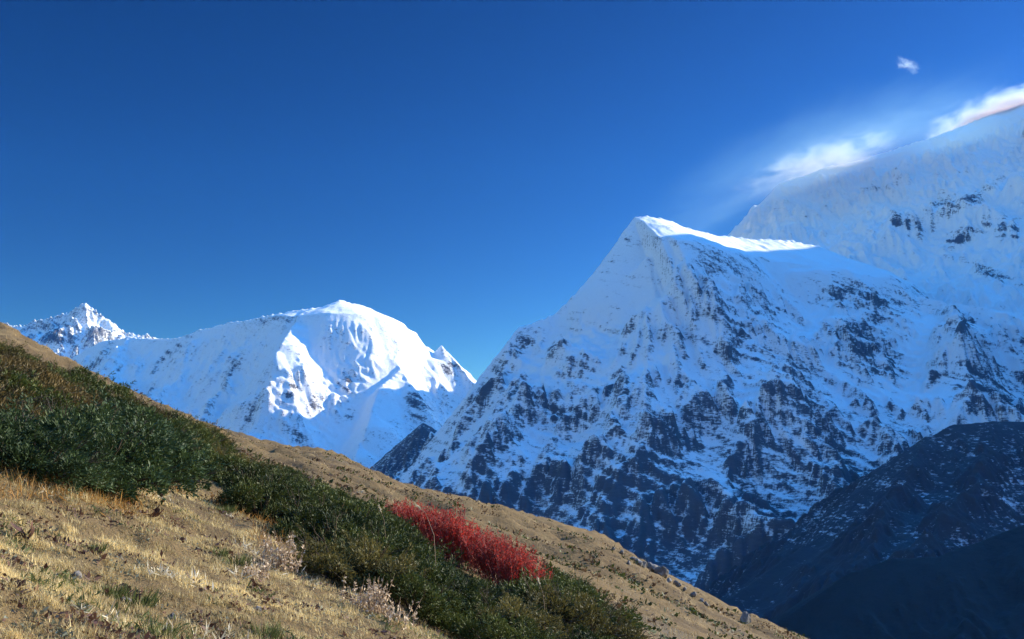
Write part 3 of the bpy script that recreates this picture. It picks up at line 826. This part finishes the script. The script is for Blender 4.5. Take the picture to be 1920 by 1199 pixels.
o = grass('hillside_grass', 150000, 24, 120, 33, .10, .26, .0045, M_straw_far, m_far, flat=.6, smin=-.6, smax=.4); o['kind'] = 'stuff'

# low herbs, dead leaves and moss cushions scattered through the grass (uncountable)
def ground_cover(name, n, seed, mat, mask, ln, wd, per, spread, y0=5.3, y1=18, smin=-.75, smax=.25, up=.5):
    r = np.random.RandomState(seed)
    y = y0 * (y1 / y0) ** r.rand(n); x = y * r.uniform(smin, smax, n)
    u, v = to_pix(x, y, ground(x, y))
    k = r.rand(n) < mask(x, y, u, v)
    x, y = x[k], y[k]; n = len(x)
    x = np.repeat(x, per); y = np.repeat(y, per); m = n * per
    s = np.repeat(r.uniform(.4, 1.5, n), per)
    x = x + r.normal(size=m) * spread * s; y = y + r.normal(size=m) * spread * s
    z = ground(x, y) + np.abs(r.normal(size=m)) * spread * .4
    D = r.normal(size=(m, 3)); D[:, 2] = np.abs(D[:, 2]) * up + .15; D = unit(D)
    co, q = leaves_geo(np.stack([x, y, z], 1), D, r.uniform(*ln, m) * s, wd * r.uniform(.6, 1.5, m) * s, r)
    tint = np.repeat(np.clip(np.repeat(r.rand(n), per) * .7 + .3 * r.rand(m), 0, 1), 4)
    o = bpy.data.objects.new(name, poly_mesh(name, co, q, None, [mat], tint)); COL.objects.link(o)
    o['kind'] = 'stuff'
    return o
def m_patch(sx, lo):
    return lambda x, y, u, v: np.where(v > np.interp(u, fu, fv) - 5, np.clip((pg.fbm(x / sx + 3, y / sx + lo * 50, 3) - lo) * 3, 0, 1), 0)
M_moss = leaf_mat('grey_green_leaf', (0.07, 0.075, 0.05), (0.22, 0.22, 0.15), trans=.2)
M_white = leaf_mat('bleached_grass', (0.55, 0.46, 0.30), (0.80, 0.74, 0.58), trans=.3)
M_ochre = leaf_mat('ochre_blade', (0.26, 0.12, 0.03), (0.48, 0.26, 0.07), trans=.3)
ground_cover('dead_leaves', 5200, 61, M_brown, m_patch(.9, .0), (.02, .06), .010, 7, .045)
ground_cover('low_herbs', 2600, 62, M_green, m_patch(1.3, .15), (.03, .07), .005, 12, .05, up=1.2)
ground_cover('moss_cushions', 2200, 63, M_moss, m_patch(1.0, .1), (.015, .04), .007, 14, .045)
ground_cover('bleached_tufts', 800, 64, M_white, m_patch(1.6, .22), (.05, .11), .004, 16, .06, up=1.0)
def m_ochre(x, y, u, v):
    d = v - np.interp(u, fu, fv)
    return np.where((d > -6) & (d < 45) & (u < 560), np.clip(.75 + pg.fbm(x, y, 2), 0, 1), 0)
ground_cover('ochre_grass', 5200, 66, M_ochre, m_ochre, (.07, .16), .0035, 9, .06, up=1.6, y0=7, y1=16)
# low dark scrub along the terraces of the far slope
def m_terr(x, y, u, v):
    return np.clip((pg.fbm((x) / 14, (y + .8 * x) / 2.2, 3) - .18) * 3, 0, 1) * np.where((u > 820) | (v > 860), 1, .35)
ground_cover('terrace_scrub', 9000, 67, M_juniper, m_terr, (.08, .2), .04, 10, .16, y0=26, y1=150, smin=-.45, smax=.4, up=.6)
ground_cover('terrace_heath', 7000, 68, leaf_mat('brown_heath_leaf', (.05, .03, .018), (.14, .085, .045)), lambda x, y, u, v: np.clip((pg.fbm(x / 9 + 20, (y + .8 * x) / 4, 3) - .1) * 3, 0, 1), (.08, .2), .035, 10, .2, y0=26, y1=170, smin=-.55, smax=.4)

# ------------------------------------------------------------------ single plants in the grass
def herb_meshes(seed, n=26, h=(.22, .5), spread=.22, mleaf=M_pale, leafn=15, leaf=(.03, .06), wd=.009):
    r = np.random.RandomState(seed)
    lines, P, D = [], [], []
    for i in range(n):
        a = r.rand() * 6.283; s = spread * math.sqrt(r.rand())
        b = np.array([math.cos(a) * s, math.sin(a) * s, -.03]); hh = r.uniform(*h)
        t = b + np.array([r.normal() * .06, r.normal() * .06, hh]); m = (b + t) / 2 + r.normal(size=3) * .02
        lines.append(([b, m, t], [.0045, .0035, .0018]))
        for k in range(leafn):
            f = r.uniform(.05, .92); P.append(b * (1 - f) ** 2 + 2 * m * f * (1 - f) + t * f * f); D.append(r.normal(size=3) + np.array([0, 0, -.2]))
    P = np.array(P); D = unit(np.array(D)); k = len(P)
    co, q = leaves_geo(P, D, r.uniform(*leaf, k), wd * r.uniform(.6, 1.5, k), r)
    tc, tq = tubes_geo(lines, 4)
    return poly_mesh('leaves', co, q, None, [mleaf], np.repeat(r.rand(k), 4)), poly_mesh('stems', tc, tq, None, [M_stem])
M_stem = bark_mat('dry_stem', (0.34, 0.24, 0.16))
M_darkstem = bark_mat('dark_dead_stem', (0.06, 0.035, 0.028))
def herb(name, u, v, label, cat, seed, group=None, sc=1.0, **k):
    p = ground_hit(u, v)
    o = thing(name, (p.x, p.y, p.z), label, cat, group, rnd.uniform(0, 6.28), sc)
    a, b = herb_meshes(seed, **k)
    part('leaves', a, o); part('stems', b, o)
    return o
herb('dried_herb', 522, 1066, 'tall pale pinkish dried herb with many stalks at the edge of the juniper belt', 'dried plant', 301, n=48, h=(.2, .5), spread=.24, wd=.010)
herb('dried_herb', 478, 1083, 'low wide pale dried herb just in front of the tall pinkish one', 'dried plant', 302, n=26, h=(.1, .26), spread=.3)
herb('dried_herb', 690, 1148, 'pale dried herb at the belt edge, to the lower right of the tall pinkish one', 'dried plant', 303, n=36, h=(.16, .42), spread=.24, wd=.010)
herb('dried_herb', 742, 1172, 'small pale dried herb farthest down the edge of the juniper belt', 'dried plant', 304, n=16, h=(.12, .3), spread=.2)
herb('dried_herb', 452, 928, 'little yellowish dried herb in the grass notch above the tall pinkish herb', 'dried plant', 305, n=18, h=(.15, .35), spread=.25, mleaf=M_ochre)
herb('dried_herb', 415, 950, 'brownish dried herb in the grassy notch between two juniper clumps', 'dried plant', 306, n=22, h=(.12, .32), spread=.3, mleaf=M_ochre)

def tuft_mesh(seed, n=190, h=(.05, .15), spread=.09, mat=M_green):
    r = np.random.RandomState(seed)
    a = r.rand(n) * 6.283; s = spread * np.sqrt(r.rand(n))
    P = np.stack([np.cos(a) * s, np.sin(a) * s, np.full(n, -.02)], 1)
    D = unit(np.stack([np.cos(a) * .45, np.sin(a) * .45, np.ones(n)], 1) + r.normal(size=(n, 3)) * .2)
    co, q = leaves_geo(P, D, r.uniform(*h, n), .003 * r.uniform(.7, 1.4, n), r)
    return poly_mesh('grass_tuft', co, q, None, [mat], np.repeat(r.rand(n), 4))
TU = [tuft_mesh(320 + i) for i in range(3)]
for i, (u, v, sc, lab) in enumerate([
        (408, 1042, 1.0, 'small green grass tuft nearest the tall pinkish dried herb on its left'),
        (440, 1062, 1.3, 'broad dark green tuft beside the low wide dried herb'),
        (424, 962, 1.2, 'dark green tuft in the grassy notch between juniper clumps'),
        (253, 1136, 1.25, 'tall dark green grass tuft in the middle of the dry meadow'),
        (205, 1118, 1.0, 'low green tuft left of the tall tuft in the middle of the dry meadow'),
        (492, 1196, 1.2, 'green tuft at the bottom edge of the picture in dry grass'),
        (300, 1196, .9, 'small green tuft at the bottom edge below the tall meadow tuft'),
        (178, 1034, .8, 'little green sprig in the grass left of the brown thistle')]):
    p = ground_hit(u, v)
    o = bpy.data.objects.new('grass_tuft', TU[i % 3]); COL.objects.link(o)
    o.location = p; o.scale = (sc * 1.15, sc * 1.15, sc); o.rotation_euler.z = i * 1.3
    o['label'] = lab; o['category'] = 'grass tuft'; o['group'] = 'green tufts in the dry meadow'

def big_leaf(P, D, L, W, curl, r):
    """a curled dead leaf: two strips of quads along a bent midrib"""
    n = 6
    D = np.array(D, float); D /= np.linalg.norm(D)
    side = np.cross(D, [0, 0, 1.0]); side /= np.linalg.norm(side) + 1e-9
    upv = np.cross(side, D)
    co = []
    for i in range(n):
        f = i / (n - 1); a = curl * f
        c = np.array(P) + D * (L * f * math.cos(a * .6)) + upv * (L * f * math.sin(a) * .7)
        w = W * math.sin(math.pi * min(1, .12 + f * .88)) ** .8 * (1 + .25 * r.normal())
        co += [c - side * w + upv * w * .5, c, c + side * w + upv * w * .45]
    q = []
    for i in range(n - 1):
        for j in range(2):
            q.append((i * 3 + j, i * 3 + j + 1, i * 3 + j + 4, i * 3 + j + 3))
    return np.array(co), np.array(q)
def leaf_bundle(name, leaves, mat, seed):
    r = np.random.RandomState(seed); cs, qs, b = [], [], 0
    for (P, D, L, W, c) in leaves:
        co, q = big_leaf(P, D, L, W, c, r); cs.append(co); qs.append(q + b); b += len(co)
    co = np.concatenate(cs)
    return poly_mesh(name, co, np.concatenate(qs), None, [mat], np.clip(.4 + .3 * r.normal(size=len(co)), 0, 1), True)
# dark withered plant at the left edge
p = ground_hit(50, 1022)
o = thing('withered_plant', p, 'nearly black withered plant with curled leaves at the left edge of the meadow', 'dead plant')
part('leaves', leaf_bundle('leaves', [((-.03, 0, .08), (-1, .1, .35), .16, .028, .5), ((-.02, 0, .06), (-.9, -.2, .2), .12, .022, -.3), ((.01, 0, .08), (.6, .1, .7), .11, .03, .8), ((.02, 0, .05), (.8, -.2, .6), .10, .028, 1.0), ((0, 0, .03), (-.4, -.5, .3), .09, .02, .6)], M_brown, 5), o)
tc, tq = tubes_geo([([(0, 0, -.03), (-.005, 0, .05), (-.05, 0, .12)], [.012, .010, .005]), ([(0, 0, -.03), (.01, 0, .05), (.05, .0, .12)], [.01, .008, .004])])
part('stems', poly_mesh('stems', tc, tq, None, [M_darkstem]), o)
# brown thistle with seed heads
p = ground_hit(292, 976)
o = thing('thistle', p, 'brown dead thistle with dark seed heads on one thin stalk in the dry meadow', 'thistle')
part('leaves', leaf_bundle('leaves', [((0, 0, .03), (-1, 0, .1), .2, .03, -.2), ((0, 0, .03), (-.7, -.5, .1), .15, .03, .3), ((0, 0, .04), (.9, -.1, .25), .13, .035, .7), ((0, 0, .03), (.4, -.8, .1), .15, .03, .5), ((0, .02, .05), (-.2, .3, .5), .1, .03, 1.2), ((.01, -.12, .03), (.2, -.4, .1), .1, .03, .9)], M_brown, 8), o)
st = [([(0, 0, -.02), (.015, 0, .12), (.05, 0, .27)], [.006, .005, .003]), ([(.02, 0, .14), (.05, 0, .19), (.075, 0, .21)], [.004, .003, .002]), ([(.015, 0, .1), (-.005, .01, .16), (-.01, .01, .19)], [.004, .003, .002])]
tc, tq = tubes_geo(st, 5)
part('stems', poly_mesh('stems', tc, tq, None, [M_darkstem]), o)
for hx, hy, hz, hr in [(.052, 0, .285, .017), (.078, 0, .218, .013), (-.011, .01, .2, .013)]:
    r_ = np.random.RandomState(int(hz * 1000)); n = 90
    D = unit(r_.normal(size=(n, 3)))
    co, q = leaves_geo(np.array([[hx, hy, hz]]) + D * hr * .3, D, np.full(n, hr * 1.1), np.full(n, hr * .22), r_)
    part('seed_head', poly_mesh('seed_head', co, q, None, [M_brown], np.repeat(r_.rand(n) * .5, 4)), o)

# pale flowering grass stalks that stand up out of the junipers
def stalk(u, v, pts, label, head=True, yoff=0, sc=1.0):
    p = ground_hit(u, v)
    pts = np.array(pts) * sc
    o = thing('grass_stalk', (p.x, p.y - yoff, float(ground(p.x, p.y - yoff))), label, 'grass stalk', 'pale stalks above the junipers')
    tc, tq = tubes_geo([(pts, np.linspace(.005, .003, len(pts)))], 5)
    part('stem', poly_mesh('stem', tc, tq, None, [M_stem]), o)
    r_ = np.random.RandomState(int(u)); n = 60
    k = r_.rand(n) ** .7; e, d = pts[-1], pts[-1] - pts[-2]
    P = e - d * k[:, None] * .5; D = unit(d + r_.normal(size=(n, 3)) * .12 * np.linalg.norm(d) * 3)
    co, q = leaves_geo(P, D, r_.uniform(.02, .05, n), np.full(n, .005), r_)
    part('plume', poly_mesh('plume', co, q, None, [M_white], np.repeat(r_.rand(n), 4)), o)
stalk(812, 1130, [(0, 0, 0), (.03, 0, .5), (.0, 0, .9), (-.12, 0, 1.2), (-.24, 0, 1.3)], 'tall pale stalk bending left over the junipers below the red row')
stalk(1022, 1215, [(0, 0, 0), (0, 0, .5), (-.03, 0, .75), (-.1, 0, .93)], 'short white plumed stalk in the junipers at lower right')
stalk(720, 1085, [(0, 0, 0), (.02, 0, .5), (-.02, 0, .85), (-.1, 0, 1.05)], 'pale stalk leaning left just below the upper end of the red row')
stalk(622, 1060, [(0, 0, 0), (.05, 0, .6), (.2, 0, .95), (.4, 0, .98)], 'pale grass stalk arching right above the junipers in the middle of the belt')

# ------------------------------------------------------------------ stones
M_stone = value_noise_mat('grey_stone', [(0.26, 0.23, 0.20), (0.13, 0.115, 0.10), (0.38, 0.35, 0.31)], [(1.2, .4, .65, (1, 1, 1)), (4.0, .55, .7, (1, 1, 1))], bump=(6.0, 0.05))
def stone_mesh(seed, flat=.6):
    r = np.random.RandomState(seed)
    bm = bmesh.new(); bmesh.ops.create_icosphere(bm, subdivisions=3, radius=1.0)
    pl = [unit(r.normal(size=3)) for _ in range(9)]; off = r.uniform(.45, .85, 9)
    for vtx in bm.verts:
        c = np.array(vtx.co)
        for n_, d_ in zip(pl, off):
            k = c @ n_ - d_
            if k > 0: c = c - n_ * k * .92
        c = c * (1, .8, flat); c += .04 * r.normal(size=3)
        vtx.co = c
    me = bpy.data.meshes.new('boulder'); bm.to_mesh(me); bm.free(); me.materials.append(M_stone)
    return me
ST = [stone_mesh(400 + i, [.6, .75, .9, .55][i]) for i in range(4)]
def stone(name, u, v, size, label, cat, k, group=None, sink=.25, tall=1.0):
    p = ground_hit(u, v, 3, 400)
    if p is None: print('stone misses', u, v); return
    o = bpy.data.objects.new(name, ST[k % 4]); COL.objects.link(o)
    o.scale = (size, size, size * tall); o.location = (p.x, p.y, p.z + size * .4 * tall - size * sink); o.rotation_euler = (.2 * k, .1 * k, k * 1.7)
    o['label'] = label; o['category'] = cat
    if group: o['group'] = group
for i, (u, v, s_) in enumerate([(1188, 1052, 1.2), (1198, 1058, 1.6), (1207, 1063, 1.3), (1218, 1066, 1.7), (1229, 1072, 1.3), (1240, 1080, 1.4), (1255, 1091, 1.0), (1270, 1099, 1.3), (1284, 1106, .9), (1300, 1119, 1.1), (1316, 1129, .9), (1326, 1137, 1.0), (1150, 1031, .8), (1166, 1040, 1.0), (1232, 1062, 1.2), (1180, 1060, .9)]):
    stone('boulder', u, v, s_ * (.34 if 2 < i < 6 else .2), 'grey boulder in the outcrop along the brown hillside crest', 'boulder', i, 'boulders of the crest outcrop')
stone('boulder', 1398, 1168, .32, 'lone upright grey stone on the crest at the lowest end of the brown hillside', 'boulder', 2, None, .1, 1.6)
stone('stone', 234, 1128, .045, 'small pale stone beside the tall green tuft in the dry meadow', 'stone', 0)
stone('stone', 147, 1082, .05, 'grey stone half sunk in the dry meadow at left', 'stone', 1)
stone('stone', 322, 1164, .06, 'flat pale stone in the grass near the bottom edge', 'stone', 3)
stone('stone', 480, 1148, .055, 'dark grey stone in the dry grass below the dried herbs', 'stone', 2)

# ------------------------------------------------------------------ snow blown off the high ridge
def plume(name, u, v, Y, sx, sy, sz, tilt, dens, scale, thr, label, cat, stretch=(1, 1, 1), seed=0.0, soft=1.0, aniso=0.45, kind=None):
    m = bpy.data.materials.new(name + '_air'); m.use_nodes = True
    N, L = m.node_tree.nodes, m.node_tree.links
    N.remove(N['Principled BSDF'])
    vol = N.new('ShaderNodeVolumePrincipled')
    vol.inputs['Color'].default_value = (.45, .85, 1, 1) if kind else (.74, .94, 1, 1); vol.inputs['Anisotropy'].default_value = aniso
    vol.inputs['Absorption Color'].default_value = (1, 1, 1, 1)
    tc = N.new('ShaderNodeTexCoord')
    ln = N.new('ShaderNodeVectorMath'); ln.operation = 'LENGTH'; L.new(tc.outputs['Object'], ln.inputs[0])
    fo = N.new('ShaderNodeMapRange'); fo.interpolation_type = 'SMOOTHSTEP'
    fo.inputs['From Min'].default_value = 1.0; fo.inputs['From Max'].default_value = 0.15
    fo.inputs['To Min'].default_value = 0.0; fo.inputs['To Max'].default_value = 1.0
    L.new(ln.outputs['Value'], fo.inputs['Value'])
    mp = N.new('ShaderNodeMapping'); mp.inputs['Scale'].default_value = stretch; mp.inputs['Location'].default_value = (seed, seed * 2, seed * 3)
    L.new(tc.outputs['Object'], mp.inputs['Vector'])
    no = N.new('ShaderNodeTexNoise'); no.inputs['Scale'].default_value = scale; no.inputs['Detail'].default_value = 5
    no.inputs['Roughness'].default_value = .62; no.inputs['Distortion'].default_value = .8
    L.new(mp.outputs[0], no.inputs['Vector'])
    ad = N.new('ShaderNodeMath'); ad.operation = 'MULTIPLY_ADD'; L.new(fo.outputs[0], ad.inputs[0]); ad.inputs[1].default_value = soft; L.new(no.outputs['Fac'], ad.inputs[2])
    rg = N.new('ShaderNodeMapRange'); rg.inputs['From Min'].default_value = thr; rg.inputs['From Max'].default_value = thr + .32
    rg.inputs['To Min'].default_value = 0; rg.inputs['To Max'].default_value = dens
    L.new(ad.outputs[0], rg.inputs['Value'])
    mu = N.new('ShaderNodeMath'); mu.operation = 'MULTIPLY'; L.new(rg.outputs[0], mu.inputs[0]); L.new(fo.outputs[0], mu.inputs[1])
    L.new(mu.outputs[0], vol.inputs['Density'])
    L.new(vol.outputs[0], N['Material Output'].inputs['Volume'])
    bm = bmesh.new(); bmesh.ops.create_icosphere(bm, subdivisions=3, radius=1.03)
    me = bpy.data.meshes.new(name); bm.to_mesh(me); bm.free(); me.materials.append(m)
    o = bpy.data.objects.new(name, me); COL.objects.link(o)
    o.location = pt(u, v, Y); o.scale = (sx, sy, sz); o.rotation_euler = (0, -math.radians(tilt), -0.3)
    if kind: o['kind'] = kind
    else: o['label'] = label; o['category'] = cat
plume('snow_plume', 1540, 308, 12000, 1500, 320, 460, 13, 4.8e-3, 3.0, .61, 'bright white snow plume blowing off the middle of the high ridge', 'snow plume', (1.6, .8, .9), 1.3, soft=.27)
plume('snow_plume', 1880, 218, 12250, 1350, 320, 480, 16, 1.2e-2, 2.6, .57, 'brightest snow plume streaming along the crest at the right edge of the picture', 'snow plume', (1.5, .8, .9), 4.1, soft=.32)
plume('wisp_cloud', 1700, 122, 12800, 300, 160, 150, -32, 5e-3, 2.4, .64, 'small torn white wisp alone in the sky high above the ridge', 'cloud', (1.2, .8, 1), 9.7, soft=.26)
plume('spindrift_veil', 1560, 330, 11300, 3400, 900, 1250, 20, 4.0e-4, 2.6, .52, '', '', (1, 1, 1), 2.2, kind='stuff', soft=.35)

# ------------------------------------------------------------------ haze
def make_haze():
    m = bpy.data.materials.new('valley_haze'); m.use_nodes = True
    N, L = m.node_tree.nodes, m.node_tree.links
    N.remove(N['Principled BSDF'])
    v = N.new('ShaderNodeVolumePrincipled')
    v.inputs['Color'].default_value = (0.03, 0.27, 1.0, 1)
    v.inputs['Absorption Color'].default_value = (1, 1, 1, 1)
    v.inputs['Density'].default_value = 0.9e-5
    v.inputs['Anisotropy'].default_value = 0.2
    L.new(v.outputs[0], N['Material Output'].inputs['Volume'])
    bm = bmesh.new()
    bmesh.ops.create_cube(bm, size=1.0)
    lo, hi = Vector((-14000, -11000, -1500)), Vector((16000, 19000, 6250))
    for q in bm.verts:
        q.co = Vector([lo[i] + (q.co[i] + 0.5) * (hi[i] - lo[i]) for i in range(3)])
    me = bpy.data.meshes.new('haze'); bm.to_mesh(me); bm.free()
    me.materials.append(m)
    o = bpy.data.objects.new('haze', me); COL.objects.link(o)
    o['kind'] = 'stuff'
make_haze()
